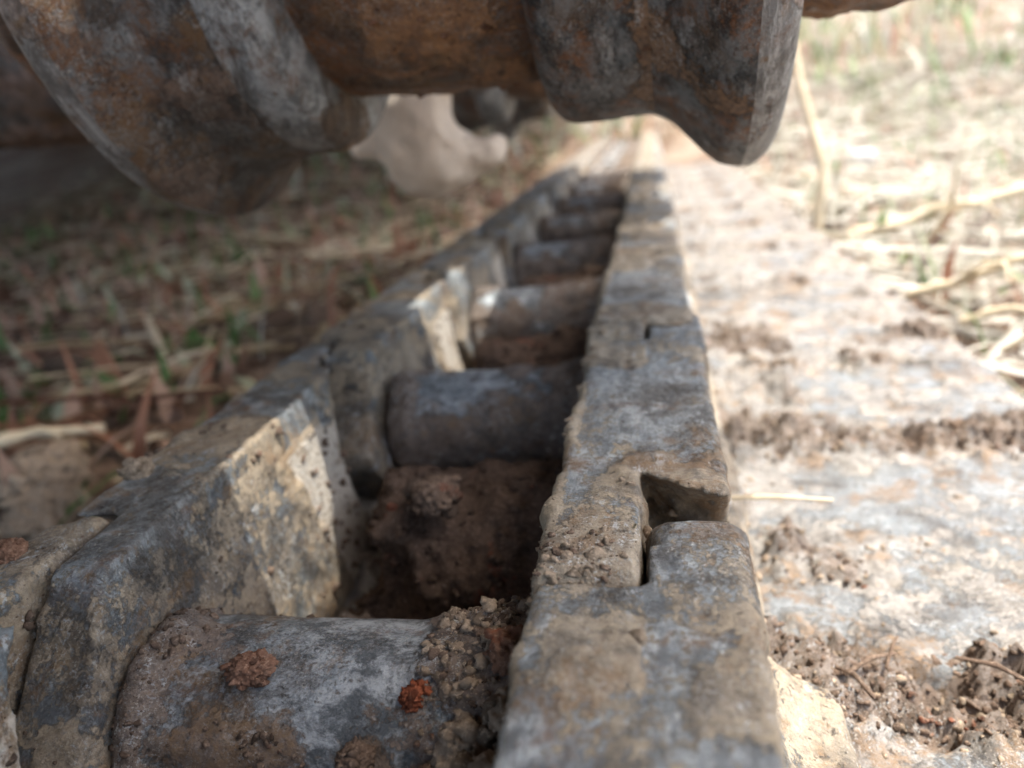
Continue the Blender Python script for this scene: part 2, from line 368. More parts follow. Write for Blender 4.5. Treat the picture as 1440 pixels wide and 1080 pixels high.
def link_fn(wi, wo, seed, left, cn_r=.0535, cf_r=.0535, gap=.002, tr=.007, ft=.020):
    zc = -.045
    def base(x, y, z):
        body = sd_box(x, y, z, (-wi, -.02, -.088), (wo*.95, P+.02, 0), (.0030 if not left else .0032))
        body = smax(smax(body, -y, .001), y-P, .001)
        rn = cn_r+(0 if (left or cn_r < .05) else .0065-.42*np.clip(x, 0, .02))
        cn = np.minimum(np.hypot(y, z-zc)-rn, y)
        cf = np.minimum(np.hypot(y-P, z-zc)-cf_r, P-y)
        body = smax(body, -np.maximum(-(x+gap), cn), .0015)
        body = smax(body, -np.maximum(x-gap, cf), .0015)
        nose = sd_box(x, y, z, (-wi, -.046, -.088), (-gap, .03, 0), .0022)
        nose = smax(nose, -y*.77+z*.64-.0092, .0012)
        nose = smax(nose, -y*.77-(z+.088)*.64-.0092, .003)
        tail = sd_box(x, y, z, (gap, P-.03, -.088), (wo+.0012, P+.046, 0), .0024 if left else tr)
        tail = smax(tail, (y-P)*.77+z*.64-(.0092 if tr > .005 or left else .016), .0016 if left else tr*.5)
        tail = smax(tail, (y-P)*.77-(z+.088)*.64-.0092, .003)
        d = smin(body, np.minimum(nose, tail), .0015)
        foot = sd_box(x, y, z, (-wi+.004, .058, -.092), (wo+ft, P+.040, -.077), .004)
        d = smin(d, foot, .018+ft*.73 if not left else .012)
        if left:   # inner flank leans outward towards the running surface
            lean = ((-x-wi)+.13*(z+.06))*.98
            d = smax(d, lean+.006*sstep(P-.115, P-.01, y), .0014)
        return d
    def mudmask(x, y, z):
        m = sstep(-.05, .38, fbm(x, y, z, 34, 3, seed))*sstep(-.25, .4, fbm(x, y, z, 11, 2, seed+5))
        top = sstep(-.010, -.003, z)
        m = np.maximum(m*(1-.35*top), sstep(.15, .5, fbm(x, y, z, 26, 3, seed+8))*.9)
        m = np.maximum(m, (1-top)*(.35+.3*fbm(x, y, z, 20, 3, seed+2)))
        if not left:
            e = sstep(-wi+.009, -wi+.001, x)*sstep(-.012, -.002, z)*0+sstep(-wi+.004, -wi-.001, x)
            m = np.maximum(m, e*sstep(-.35, .15, fbm(x, y, z, 40, 2, seed+9)))
            nd = np.exp(-((y+.012)/.022)**2-((x+wi*.55)/.014)**2)   # crusted dirt on the nose
            m = np.maximum(m, nd*1.3)
            if cn_r < .05: m = np.maximum(m, 1.0*np.exp(-((y-.010)/.014)**2)*sstep(-.5, .1, fbm(x, y, z, 35, 3, seed+17)))
            m = np.maximum(m, .9*np.exp(-((y-.047+.2*x)/.006)**2)*(x > -.006)*sstep(-.3, .2, fbm(x, y, z, 60, 3, seed+12))*(cn_r > .05))
            m = np.maximum(m, np.exp(-((y-P+.040)/.010)**2)*(x < .0)*sstep(-.5, .1, fbm(x, y, z, 40, 3, seed+14))*1.2)
        else:
            fl = sstep(P-.125, P-.105, y+.3*z)*sstep(-wi+.026, -wi+.020, x)*sstep(-.010, -.016, z)  # inner flank area that takes the painted sun patch
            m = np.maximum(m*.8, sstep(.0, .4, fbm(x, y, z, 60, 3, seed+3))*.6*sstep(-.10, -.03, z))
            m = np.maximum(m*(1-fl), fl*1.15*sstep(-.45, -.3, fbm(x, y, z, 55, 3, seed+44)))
        return np.clip(m, 0, 1.2)
    def fn(x, y, z):
        d = base(x, y, z)
        k = np.abs(d) < .009
        xx, yy, zz = x[k], y[k], z[k]
        m = mudmask(xx, yy, zz)
        rough = np.abs(fbm(xx, yy, zz, 150, 3, seed+21))
        dd = d[k] + .0006*fbm(xx, yy, zz, 30, 3, seed+20) + .0006*rough
        clump = np.maximum(0, fbm(xx, yy, zz, 95, 3, seed+31, .6))
        dd = dd - m*(.0012+.0045*clump*(m < 1.1)) - .0012*m*(m < 1.1)*fbm(xx, yy, zz, 260, 2, seed+33)
        # gouges along the running surface
        sc = np.clip(fbm(xx*1.6, yy*.5, zz*1.6, 90, 3, seed+40)-.34, 0, 1)
        dd = dd + .003*sc*(1-np.clip(m,0,1))
        d[k] = dd
        return d
    def topmask(x, y, z):
        t = sstep(-.006, -.0015, z)*sstep(-wi, -wi+.005, x)*sstep(wo, wo-.005, x)
        return np.clip(t*(.75+.5*fbm(x*3, y, z, 30, 3, seed+60)), 0, 1)
    return fn, mudmask, topmask

def build_link(wi, wo, seed, left, step, mat, cn, cf, gap, tr, ft):
    fn, mm, tm = link_fn(wi, wo, seed, left, cn, cf, gap, tr, ft)
    V, Q = surface_nets(fn, (-wi-.010, -.056, -.098), (wo+.036, P+.056, .010), step)
    mud = mm(V[:,0], V[:,1], V[:,2]); top = tm(V[:,0], V[:,1], V[:,2])
    if left:
        V = V*np.array((-1,1,1)); Q = Q[:, ::-1]
    return V, Q, mud, top

def normals_of(V, Q):
    a, b, c, d = (V[Q[:,i]] for i in range(4))
    n = np.cross(c-a, d-b); l = np.linalg.norm(n, axis=1)+1e-12
    return (a+b+c+d)/4, n/l[:,None], l/2
_bm = bmesh.new(); bmesh.ops.create_icosphere(_bm, subdivisions=2, radius=1); bmesh.ops.triangulate(_bm, faces=_bm.faces)
_bm.verts.ensure_lookup_table()
ICO_V = np.array([v.co[:] for v in _bm.verts]); ICO_F = np.array([[v.index for v in f.verts] for f in _bm.faces]); _bm.free()
_rc = np.random.default_rng(99)
def _chunk():
    r = np.full(len(ICO_V), 1.25)
    for _ in range(11):
        nn = _rc.standard_normal(3); nn /= np.linalg.norm(nn)
        d = ICO_V@nn; r = np.where(d > .12, np.minimum(r, _rc.uniform(.5, 1.)/np.maximum(d, .12)), r)
    return ICO_V*(r*(1+.10*_rc.standard_normal(len(r))))[:,None]
CHUNKS = np.array([_chunk() for _ in range(24)])
def crumbs_mesh(name, pts, sizes, mat, rng, flat=.8):
    n = len(pts); k = len(ICO_V)
    V = CHUNKS[rng.integers(0, 24, n)]*(1+.10*rng.standard_normal((n,k,1)))
    V = V*rng.uniform(.55,1.35,(n,1,3))
    q = rng.standard_normal((n,4)); q /= np.linalg.norm(q, axis=1)[:,None]
    w, x, y, z = q.T
    R = np.stack([1-2*(y*y+z*z), 2*(x*y-z*w), 2*(x*z+y*w), 2*(x*y+z*w), 1-2*(x*x+z*z), 2*(y*z-x*w), 2*(x*z-y*w), 2*(y*z+x*w), 1-2*(x*x+y*y)], -1).reshape(-1,3,3)
    V = np.einsum('nij,nkj->nki', R, V)*sizes[:,None,None]*np.array((1,1,flat))+pts[:,None]
    F = ICO_F[None]+(np.arange(n)*k)[:,None,None]
    return mesh_np(name, V.reshape(-1,3), F.reshape(-1,3), mat, False, {'mud': np.ones(n*k), 'tone': np.repeat(rng.random(n)**1.6, k)})
def crumbs_on(name, V, Q, mud, n, smin_, smax_, mat, seed, thresh=.25, upmin=-.2, sel=None):
    rng = np.random.default_rng(seed)
    c, nr, ar = normals_of(V, Q)
    w = ar*np.clip(mud[Q[:,0]]-thresh, 0, 1)*(nr[:,2] > upmin)
    if sel is not None: w = w*sel(c)
    if w.sum() <= 0: return None
    i = rng.choice(len(c), n, p=w/w.sum())
    sz = smin_+(smax_-smin_)*rng.random(n)**7
    return crumbs_mesh(name, c[i]+nr[i]*sz[:,None]*.05, sz, mat, rng)

XR, XL = -.0065, -.165
rail_parts = {}
spec = {}
for side, X0, wi, wo in (('r', XR, .0245, .0245), ('l', XL, .0258, .0175)):
    left = side == 'l'
    protos = []
    idxs = list(range(-2, 16))
    base_far = None
    for i in idxs:
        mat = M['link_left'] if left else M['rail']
        wi = .0245 if not left else .0258 if i < 1 else .0335
        jit = (((i*7+3) % 5)-2)*.0006
        rr = (.004*(((i*5+1) % 3)-1), 0, 0)
        if -1 <= i <= 2:
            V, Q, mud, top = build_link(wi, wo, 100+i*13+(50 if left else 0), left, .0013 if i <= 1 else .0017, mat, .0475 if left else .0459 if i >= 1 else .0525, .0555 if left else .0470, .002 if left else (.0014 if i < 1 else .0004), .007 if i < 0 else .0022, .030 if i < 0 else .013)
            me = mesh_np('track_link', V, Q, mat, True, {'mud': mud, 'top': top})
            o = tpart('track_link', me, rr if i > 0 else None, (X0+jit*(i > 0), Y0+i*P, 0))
            cm = crumbs_on('dirt_crumbs', V, Q, mud, 900 if i <= 0 else 500, .0003, .0024, M['mud_tan'] if not left else M['mud_brown'], 900+i+(40 if left else 0))
            if cm:
                cr = link('dirt_crumbs', cm, o); tag(cr, kind='stuff')
            if i == 0 and not left:
                for nn, mx, mt, sd in ((700, .0016, 'mud_tan', 61), (500, .0012, 'mud_brown', 62)):
                    cm = crumbs_on('dirt_crumbs', V, Q, np.ones(len(V)), nn, .0002, mx, M[mt], sd, .1, 0, sel=lambda c: np.exp(-((c[:,1]+.016)/.016)**2-((c[:,0]+.016)/.009)**2))
                    tag(link('dirt_crumbs', cm, o), kind='stuff')
            if i == 2: base_far = o
        else:
            protos.append((i, jit, rr))
    for i, jit, rr in protos:
        o = base_far.copy(); COL.objects.link(o); o.parent = track; o.location = (X0+jit, Y0+i*P, .1); o.rotation_euler = rr
        for ch in base_far.children:
            c = ch.copy(); COL.objects.link(c); c.parent = o

# bushings
def build_bushing(seed, near, step):
    x0, x1 = (-.1385 if near else -.1305), -.0305
    rb = .0268
    def mm(x, y, z):
        t = (x-x0)/(x1-x0)
        ed = sstep(.34, .0, t)*.7+sstep(.52, .86, t)*1.0
        m = sstep(-.25, .35, fbm(x, y, z, 40, 3, seed)+ed*.85-.35)
        low = sstep(-.020, -.034, z)*.9*sstep(-.3, .2, fbm(x, y, z, 48, 3, seed+2)-.1*sstep(.25,.45,t)*sstep(.6,.45,t)*6)  # mud lower down, put on to paint deeper shade under the bushing
        if not near: m = np.maximum(m, sstep(-.2, .2, fbm(x, y, z, 30, 3, seed+11)+sstep(-.016, -.036, z)*.6-.36))
        return np.clip(np.maximum(m, low), 0, 1)
    def fn(x, y, z):
        d = sd_cyl(x, y, z, x0, x1, 0, -.045, rb, .002)
        k = np.abs(d) < .022
        xx, yy, zz = x[k], y[k], z[k]
        t = (xx-x0)/(x1-x0)
        m = mm(xx, yy, zz)
        cl = .5+.5*fbm(xx, yy, zz, 75, 4, seed+7, .65)
        thick = .0025+.004*sstep(.4, 0, t)+.010*sstep(.6, .97, t)*(1.0 if near else .5)+(0 if near else .0012)
        d[k] = d[k]+.0006*fbm(xx, yy, zz, 60, 3, seed+8)-m*thick*cl-.0016*m*fbm(xx, yy, zz, 260, 2, seed+9)
        return d
    V, Q = surface_nets(fn, (x0-.004, -.05, -.1), (x1+.004, .05, .004), step)
    return V, Q, mm(V[:,0], V[:,1], V[:,2])
far_b = None
for i in range(0, 16):
    if i <= 2:
        V, Q, mud = build_bushing(300+i*7, i == 0, .0012 if i == 0 else .0018)
        o = tpart('bushing', mesh_np('bushing', V, Q, M['bushing'], True, {'mud': mud}), None, (0, Y0+i*P-(.008 if i == 0 else 0), -.006 if i == 0 else 0))
        cm = crumbs_on('dirt_crumbs', V, Q, mud, 3200 if i == 0 else 500, .0002, .0017, M['mud_brown'], 70+i, .3)
        tag(link('dirt_crumbs', cm, o), kind='stuff')
        cm = crumbs_on('dirt_crumbs', V, Q, mud, 2600 if i == 0 else 150, .0002, .0021, M['mud_tan'], 170+i, .3, sel=lambda c: (c[:,0] > -.062)*1.)
        tag(link('dirt_crumbs', cm, o), kind='stuff')
        far_b = o
    else:
        o = far_b.copy(); COL.objects.link(o); o.parent = track; o.location = (0, Y0+i*P, .1)
        for ch in far_b.children:
            c = ch.copy(); COL.objects.link(c); c.parent = o

# pins: short steel cylinders showing at the outer bosses
def lathe(profile, n, axis_x=True, jitter=None):
    """profile: list of (s, r) along X"""
    s = np.array([p[0] for p in profile]); r = np.array([p[1] for p in profile])
    th = np.linspace(0, 2*np.pi, n, endpoint=False)
    V = np.stack([np.repeat(s[:,None], n, 1), r[:,None]*np.cos(th), r[:,None]*np.sin(th)], -1)
    k = len(s); ii = np.arange(k*n).reshape(k, n); j = np.roll(ii, -1, 1)
    F = np.stack([ii[:-1], j[:-1], j[1:], ii[1:]], -1).reshape(-1, 4)
    return V.reshape(-1,3), F
V, F = lathe([(-.187,0.0001),(-.187,.013),(-.185,.016),(.020,.016),(.022,.013),(.022,.0001)], 24)
pin_me = mesh_np('track_pin', V, F, M['bushing'], True, {'mud': np.zeros(len(V))})
for i in range(-1, 16): tpart('track_pin', pin_me, None, (0, Y0+i*P, -.045))

# packed soil between the rails, one mound per shoe
def build_mound(seed, step):
    x0, x1 = -.136, -.031
    def fn(x, y, z):
        a = np.hypot((y-.102)/1.1, z+.068)-.0355
        fl = z+.083
        d = smin(a, fl, .012)
        hole = np.sqrt(((x+.134)/1.3)**2+((y-.085)/3)**2+((z+.045)/2.2)**2)-.018
        hole = np.minimum(hole, np.sqrt(((x+.108)/1)**2+((y-.066)/.9)**2+((z+.062)/1.3)**2)-.015)
        d = smax(d, -hole, .008)
        d = smax(d, np.maximum(x0-x, x-x1), .003)
        k = np.abs(d) < .014
        xx, yy, zz = x[k], y[k], z[k]
        d[k] = d[k]+.0065*fbm(xx, yy, zz, 36, 3, seed)+.0038*fbm(xx, yy, zz, 110, 3, seed+3, .6)+.0012*fbm(xx, yy, zz, 330, 2, seed+5)
        d = np.maximum(d, -(z+.094))
        d = np.maximum(d, np.maximum(y-.150, .034-y))
        return d
    return surface_nets(fn, (x0-.004, .028, -.100), (x1+.004, .156, -.01), step)
far_m = None
for i in range(-1, 15):
    if -1 <= i <= 1:
        V, Q = build_mound(500+i*9, .0015)
        o = tpart('packed_mud', mesh_np('packed_mud', V, Q, M['mud_shade_dark'], True, {'mud': np.ones(len(V))}), None, (0, Y0+i*P, 0))
        cm = crumbs_on('dirt_crumbs', V, Q, np.ones(len(V)), 2500, .0003, .0030, M['mud_shade_dark'], 570+i, .2, .0)
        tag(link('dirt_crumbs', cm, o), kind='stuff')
        far_m = o
    else:
        o = far_m.copy(); COL.objects.link(o); o.parent = track; o.location = (0, Y0+i*P, .1)
        for ch in far_m.children:
            c = ch.copy(); COL.objects.link(c); c.parent = o

# shoes: wide pressed plates, lapped, with soil in the groove between them
ZS = -.087
def build_shoe(seed, res):  # heights of one plate with its groove of crumbly soil
    x0, x1 = -.315, .222
    nx, ny = int((x1-x0)/res), int(.200/res)
    xs, ys = np.linspace(x0, x1, nx), np.linspace(0, .200, ny)   # y=0 at the plate's near edge
    X, Yv = np.meshgrid(xs, ys, indexing='ij')
    o0 = 0*X
    z = ZS + .0030*fbm(X*.7, Yv, o0, 20, 4, seed, .6) + .0008*fbm(X, Yv, o0, 90, 3, seed+1)
    m = sstep(.02, .40, fbm(X, Yv, o0, 24, 5, seed+2, .62)+.10)
    z = z + m*(.0012+.0075*np.maximum(0, fbm(X, Yv, o0, 75, 4, seed+3, .62)))
    # groove at the far end, filled with crumbly mud
    gw = Yv+.012*fbm(X, Yv, o0, 14, 3, seed+4)
    gr = sstep(.152, .166, gw)*sstep(-.45, .05, fbm(X, Yv, o0, 16, 4, seed+19, .6))
    gr = np.maximum(gr, .85*sstep(.22, .42, fbm(X, Yv, o0, 17, 4, seed+29, .6)))
    bl = 1-2*np.abs(fbm(X, Yv, o0, 55, 3, seed+5, .6))
    z = z + gr*(-.005+.016*fbm(X, Yv, o0, 26, 3, seed+15, .6)+.008*bl+.008*(1-2*np.abs(fbm(X, Yv, o0, 150, 3, seed+6, .6)))+.003*fbm(X, Yv, o0, 420, 2, seed+16))
    z = z - .010*sstep(.006, 0, Yv)
    # bolt bosses and ragged outer edge
    ed = np.minimum(x1-X, X-x0)-.012*(.5+.5*fbm(X, Yv, o0, 30, 3, seed+7))
    z = z - .03*sstep(.008, -.002, ed)
    V = np.stack([X,Yv,z],-1).reshape(-1,3)
    ii = np.arange(nx*ny).reshape(nx,ny)
    F = np.stack([ii[:-1,:-1], ii[1:,:-1], ii[1:,1:], ii[:-1,1:]], -1).reshape(-1,4)
    mud = np.clip(np.maximum(m*.6+.3*sstep(.1,.5,fbm(X, Yv, o0, 60, 3, seed+23)), gr*1.1), 0, 1.1).reshape(-1)
    # thickness: skirt
    ring = np.concatenate([ii[:,0], ii[-1,1:], ii[-2::-1,-1], ii[0,-2:0:-1]])
    R = V[ring].copy(); R[:,2] = -.118
    b = len(V)+np.arange(len(ring))
    F2 = np.stack([ring, b, np.roll(b,-1), np.roll(ring,-1)], 1)
    return np.concatenate([V,R]), np.concatenate([F,F2]), np.concatenate([mud, np.ones(len(ring))]), gr.reshape(-1)
far_s = None
for i in range(-2, 17):
    y0 = .217+(i-0)*P
    if -2 <= i <= 2:
        V, F, mud, gr = build_shoe(700+i*11, .0019 if -2 < i < 2 else .003)
        o = tpart('track_shoe', mesh_np('track_shoe', V, F, M['shoe'], True, {'mud': mud}), None, (0, y0, 0))
        g2 = np.concatenate([gr, np.zeros(len(V)-len(gr))])
        cm = crumbs_on('dirt_crumbs', V, F, g2, 7000, .0002, .0016, M['mud_brown'], 770+i, .3, .3, sel=lambda c: (c[:,0] > .02)*1.+(c[:,0] < -.18)*.6)
        tag(link('dirt_crumbs', cm, o), kind='stuff')
        cm = crumbs_on('dirt_crumbs', V, F, np.clip(mud*2, 0, 1)+.02, 2500, .0002, .0020, M['mud_tan'], 790+i, .0, .3, sel=lambda c: (c[:,0] > .0)*1.+(c[:,0] < -.18)*.6)
        tag(link('dirt_crumbs', cm, o), kind='stuff')
        far_s = o
    else:
        o = far_s.copy(); COL.objects.link(o); o.parent = track; o.location = (0, y0, .1)
        for ch in far_s.children:
            c = ch.copy(); COL.objects.link(c); c.parent = o

# ------------------------------------------------------------------ track rollers
def dense_profile(pts, step=.0018):
    out = []
    for (a, b) in zip(pts[:-1], pts[1:]):
        n = max(1, int(math.hypot(b[0]-a[0], b[1]-a[1])/step))
        for k in range(n): out.append((a[0]+(b[0]-a[0])*k/n, a[1]+(b[1]-a[1])*k/n))
    out.append(pts[-1]); return out
def smooth_prof(p, it=3):
    a = np.array(p)
    for _ in range(it): a[1:-1] = .25*a[:-2]+.5*a[1:-1]+.25*a[2:]
    return [tuple(q) for q in a]
def rough_lathe(name, pts, mat, parent, seed, n=320, amp=.0012, lump=.0, it=3, mudlev=.3):
    V, F = lathe(smooth_prof(dense_profile(pts), it), n)
    r = np.hypot(V[:,1], V[:,2])+1e-9
    f = fbm(V[:,0], V[:,1], V[:,2], 28, 3, seed)*amp+fbm(V[:,0], V[:,1], V[:,2], 120, 3, seed+1)*amp*.6
    m = sstep(0, .4, fbm(V[:,0], V[:,1], V[:,2], 22, 3, seed+2)+mudlev-.3)
    f = f+m*lump*(.4+np.abs(fbm(V[:,0], V[:,1], V[:,2], 75, 3, seed+3, .6))*1.6)
    V[:,1] *= 1+f/r; V[:,2] *= 1+f/r
    # close the inner rim faces only where the profile reaches the axis
    me = mesh_np(name, V, F, mat, True, {'mud': m})
    return link(name, me, parent), V, F, m
def make_roller(label, loc):
    t = thing('track_roller', label, 'track roller', loc, 'track rollers under the machine frame')
    hub = rough_lathe('hub', [(-.059,.069),(-.03,.072),(0,.073),(.03,.072),(.037,.071)], M['roller_hub'], t, 21, 300, .0012, .0026, 3, .55)
    cm = crumbs_on('dirt_crumbs', hub[1], hub[2], hub[3], 500, .0003, .0022, M['mud_redbrown'], 5, .1, -1)
    tag(link('dirt_crumbs', cm, hub[0]), kind='stuff')
    for s, seed in ((-1, 31), (1, 47)):
        a = .058 if s < 0 else .036
        parts = [('tread', [(a-.002,.066),(a,.086),(a+.004,.0915),(a+.010,.093),(.076,.0925),(.079,.093)], M['roller_tread'], .0004, .0005),
                 ('flange', [(.079,.093),(.086,.0965),(.098,.1095),(.105,.1160),(.1125,.1178)], M['roller_flange'], .0003, .0004),
                 ('rim', [(.1125,.1178),(.114,.1180),(.123,.1172),(.128,.1130),(.1305,.105),(.131,.050)], M['rim'], .0002, .0001)]
        for nm, pts, mat, amp, lump in parts:
            if s < 0 and nm == 'flange': pts = [(.079,.093),(.094,.0948),(.105,.0985),(.114,.107),(.120,.1145),(.1235,.1178)]
            if s < 0 and nm == 'rim': pts = [(.1235,.1178),(.125,.1180),(.133,.1172),(.1375,.1130),(.139,.105),(.139,.050)]
            if s > 0 and nm == 'rim': pts = [(.1125,.1178),(.114,.1180),(.119,.1172),(.124,.1130),(.1265,.105),(.127,.050)]
            pts = [(s*x, r) for x, r in pts]
            if s < 0: pts = pts[::-1]
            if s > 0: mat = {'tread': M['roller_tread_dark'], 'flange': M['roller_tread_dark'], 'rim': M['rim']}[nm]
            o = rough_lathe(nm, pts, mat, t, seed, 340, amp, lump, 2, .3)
            if nm == 'tread':
                cm = crumbs_on('dirt_crumbs', o[1], o[2], o[3], 260, .0003, .0016, M['mud_redbrown'], 6+seed, .1, -1)
                tag(link('dirt_crumbs', cm, o[0]), kind='stuff')
            seed += 5
        rough_lathe('shaft_collar', [(s*x, r) for x, r in (((.129,.045),(.140,.058),(.150,.061),(.185,.060),(.192,.054),(.193,.0005)) if s > 0 else ((.193,.0005),(.192,.060),(.185,.066),(.150,.068),(.140,.066),(.129,.055)))],
                    M['roller_hub'], t, seed+60, 160, .002, .004, 2, .5)
    t.rotation_euler = (0, 0, -.017)
    return t
r1 = make_roller('big rusty track roller with two flanges, close above the rails, in the foreground', (-.077, .357, .187))
r2 = copy_tree(r1); r2.location = (-.077, .775, .187); r2.rotation_euler = (.9, 0, .02)
r2['label'] = 'blurred dark roller directly behind the foreground one'
def build_guard():
    # hook-shaped casting: a thick bent plate with a bored eye, swollen with dried clay
    def cap(x, y, z, a, b, r0, r1):
        a, b = np.array(a), np.array(b); d = b-a
        t = np.clip(((x-a[0])*d[0]+(y-a[1])*d[1]+(z-a[2])*d[2])/(d@d), 0, 1)
        return np.sqrt((x-a[0]-t*d[0])**2+(y-a[1]-t*d[1])**2+(z-a[2]-t*d[2])**2)-(r0+(r1-r0)*t)
    def fn(x, y, z):
        d = cap(x, y, z, GA, GB, .020, .027)
        d = smin(d, cap(x, y, z, GB, GC, .027, .034), .02)
        d = smin(d, cap(x, y, z, GB, GH, .020, .009), .015)
        d = smin(d, cap(x, y, z, GC, GD, .026, .017), .02)
        eye = np.hypot(x-GE[0], z-GE[2])-.026
        d = smax(d, -eye, .006)
        k = np.abs(d) < .02
        d[k] = d[k]+.006*fbm(x[k], y[k], z[k], 26, 3, 411)+.003*fbm(x[k], y[k], z[k], 85, 3, 412)
        return d
    lo = np.min([GA, GB, GC, GD, GH], 0)-.045; hi = np.max([GA, GB, GC, GD, GH], 0)+.045
    return surface_nets(fn, lo, hi, .0028)
GA, GB, GC, GD, GH, GE = [np.array(q) for q in ((-.158,.63,.285), (-.172,.60,.112), (-.172,.60,.082), (-.128,.605,.078), (-.230,.60,.091), (-.130,.60,.112))]
V, Q = build_guard()
base = np.array((GC[0], GC[1], GC[2]))
guard = tag(link('guide_bracket', mesh_np('guide_bracket', V-base, Q, M['mud_sunlit'], True, {'mud': np.ones(len(V))}), None, base), 'hook-shaped mud-covered bracket behind the big roller, coloured pale to look sunlit', 'guide bracket')
r3 = copy_tree(r1); r3.location = (-.077, 1.12, .187); r3.rotation_euler = (2.1, 0, 0)
r3['label'] = 'farthest roller, mostly hidden behind the two nearer ones'

# ------------------------------------------------------------------ machine frame above the rollers (unseen; beams and plates shaped to throw the shade)
def box_bm(bm, lo, hi):
    r = bmesh.ops.create_cube(bm, size=1)
    for v in r['verts']:
        v.co = Vector([(a+b)/2+c*(b-a) for a, b, c in zip(lo, hi, v.co)])
def box_obj(name, lo, hi, mat, parent, bev=.008):
    bm = bmesh.new(); box_bm(bm, lo, hi)
    bmesh.ops.bevel(bm, geom=bm.edges[:], offset=bev, segments=2, affect='EDGES')
    me = bpy.data.meshes.new(name); bm.to_mesh(me); bm.free(); me.materials.append(mat)
    return link(name, me, parent)
frame = thing('machine_undercarriage', 'unseen grimy steel frame carrying the rollers, beams laid out to shade the track', 'machine frame')
box_obj('shade_beam', (.013, -.55, .325), (.142, .66, .345), M['dark_paint'], frame)  # unseen beams placed so only the slot between them lets sun through
box_obj('shade_beam', (-.105, -.55, .325), (-.0285, .66, .345), M['dark_paint'], frame)
box_obj('slot_shade_plate', (-.028, -.55, .328), (.0125, .226, .340), M['dark_paint'], frame, .002)  # added to end the sun slot and keep the near links shaded
box_obj('slot_shade_plate', (-.028, .552, .328), (.0125, .659, .340), M['dark_paint'], frame, .002)
box_obj('shade_beam', (.030, .6615, .325), (.078, 1.5, .345), M['dark_paint'], frame)
box_obj('shade_beam', (-.092, .6615, .325), (.0285, 1.5, .345), M['dark_paint'], frame)
for x0, x1 in ((-.262, -.222), (.068, .108)):
    box_obj('side_plate', (x0, .663, .28), (x1, 1.25, .322), M['dark_paint'], frame, .004)
    box_obj('roller_bracket', (x0, .327, .225), (x1, .387, .323), M['dark_paint'], frame, .004)
    for y in (.775, 1.12): box_obj('roller_bracket', (x0, y-.03, .19), (x1, y+.03, .279), M['dark_paint'], frame, .004)
sky_blocker = thing('sky_blocker_wheel', 'large unseen wheel added behind the viewer to block sky light', 'idler wheel', (-.077, -.46, .262))  # not a known part: wheel added to cut sky light from behind
rough_lathe('wheel', [(-.05,.05),(-.05,.20),(-.075,.215),(-.078,.248),(-.045,.252),(-.042,.262),(.042,.262),(.045,.252),(.078,.248),(.075,.215),(.05,.20),(.05,.05)], M['dark_paint'], sky_blocker, 140, 160, .001, .002, 1, .3)
rough_lathe('wheel_hub', [(-.12,.0005),(-.12,.055),(-.10,.07),(.10,.07),(.12,.055),(.12,.0005)], M['roller_hub'], sky_blocker, 150, 96, .001, .002, 1, .3)
shade_body = thing('machine_shade_body', 'unseen machine body, added to shade the ground at left', 'machine body')
box_obj('shade_plate', (-6., -1.2, 1.06), (.08, 8., 1.2), M['dark_paint'], shade_body, .03)  # unseen slab added only to shade the ground on the left
box_obj('cross_member', (-1.1, .75, .40), (-.24, .98, .62), M['dark_paint'], shade_body, .03)
hs = thing('axle_housing', 'dark muddy round housing, out of focus behind the left end of the big roller', 'machine housing', (-.64, .78, .30))
rough_lathe('housing_drum', [(-.30,.0005),(-.30,.13),(-.28,.16),(-.10,.17),(.04,.17),(.075,.162),(.10,.14),(.105,.0005)], M['dark_paint'], hs, 88, 160, .003, .006, 2, .5)

# ------------------------------------------------------------------ loose clods on the track
_bm = bmesh.new(); bmesh.ops.create_icosphere(_bm, subdivisions=5, radius=1)
CL_V = np.array([v.co[:] for v in _bm.verts]); CL_F = np.array([[v.index for v in f.verts] for f in _bm.faces]); _bm.free()
def clod_mesh(name, r, seed, mat, stretch=(1,1,.8), rough=1.):
    d = CL_V
    w = d+.25*np.stack([fbm(d[:,0], d[:,1], d[:,2], 2.1, 2, seed+k) for k in (50,60,70)], -1)
    bil = 1-np.abs(fbm(w[:,0], w[:,1], w[:,2], 2.6, 2, seed+4, .6))*2.2
    bil2 = 1-np.abs(fbm(w[:,0], w[:,1], w[:,2], 6.5, 2, seed+9, .6))*2.
    f = .86+rough*(.26*fbm(d[:,0], d[:,1], d[:,2], 1.2, 2, seed)+.20*bil+.11*bil2+.07*fbm(d[:,0], d[:,1], d[:,2], 16, 3, seed+7, .65))
    return mesh_np(name, d*f[:,None]*r*np.array(stretch), CL_F, mat, True, {'mud': np.ones(len(d))})
def clod(loc, r, seed, mat, label, stretch=(1,1,.8), rough=1., name='mud_clod', cat='mud clod'):
    """a crumbly core with grains and chips stuck all over it, one mesh"""
    me = clod_mesh(name, r, seed, mat, stretch, rough)
    if name == 'mud_clod':
        rg = np.random.default_rng(seed)
        core = np.empty(len(me.vertices)*3, np.float32); me.vertices.foreach_get('co', core); core = core.reshape(-1,3)
        n = 90
        sz = r*(.05+.38*rg.random(n)**3)
        cm = crumbs_mesh('grains', core[rg.integers(0, len(core), n)]*.95, sz, mat, rg)
        bm = bmesh.new(); bm.from_mesh(me); bm.from_mesh(cm); bm.to_mesh(me); bm.free(); bpy.data.meshes.remove(cm)
    return tag(link(name, me, None, loc, (0,0,seed*1.3)), label, cat)
clod((-0.0610, 0.1390, -0.0282), .0037, 3, M['mud_rust'], 'small bright orange-red clod on the right half of the nearest bushing', (1.4,.9,.7), 1.6)
clod((-0.1065, 0.1410, -0.0243), .0042, 5, M['mud_redbrown'], 'reddish brown clod stuck on the left part of the nearest bushing', (1.2,1,.7), 1.4)
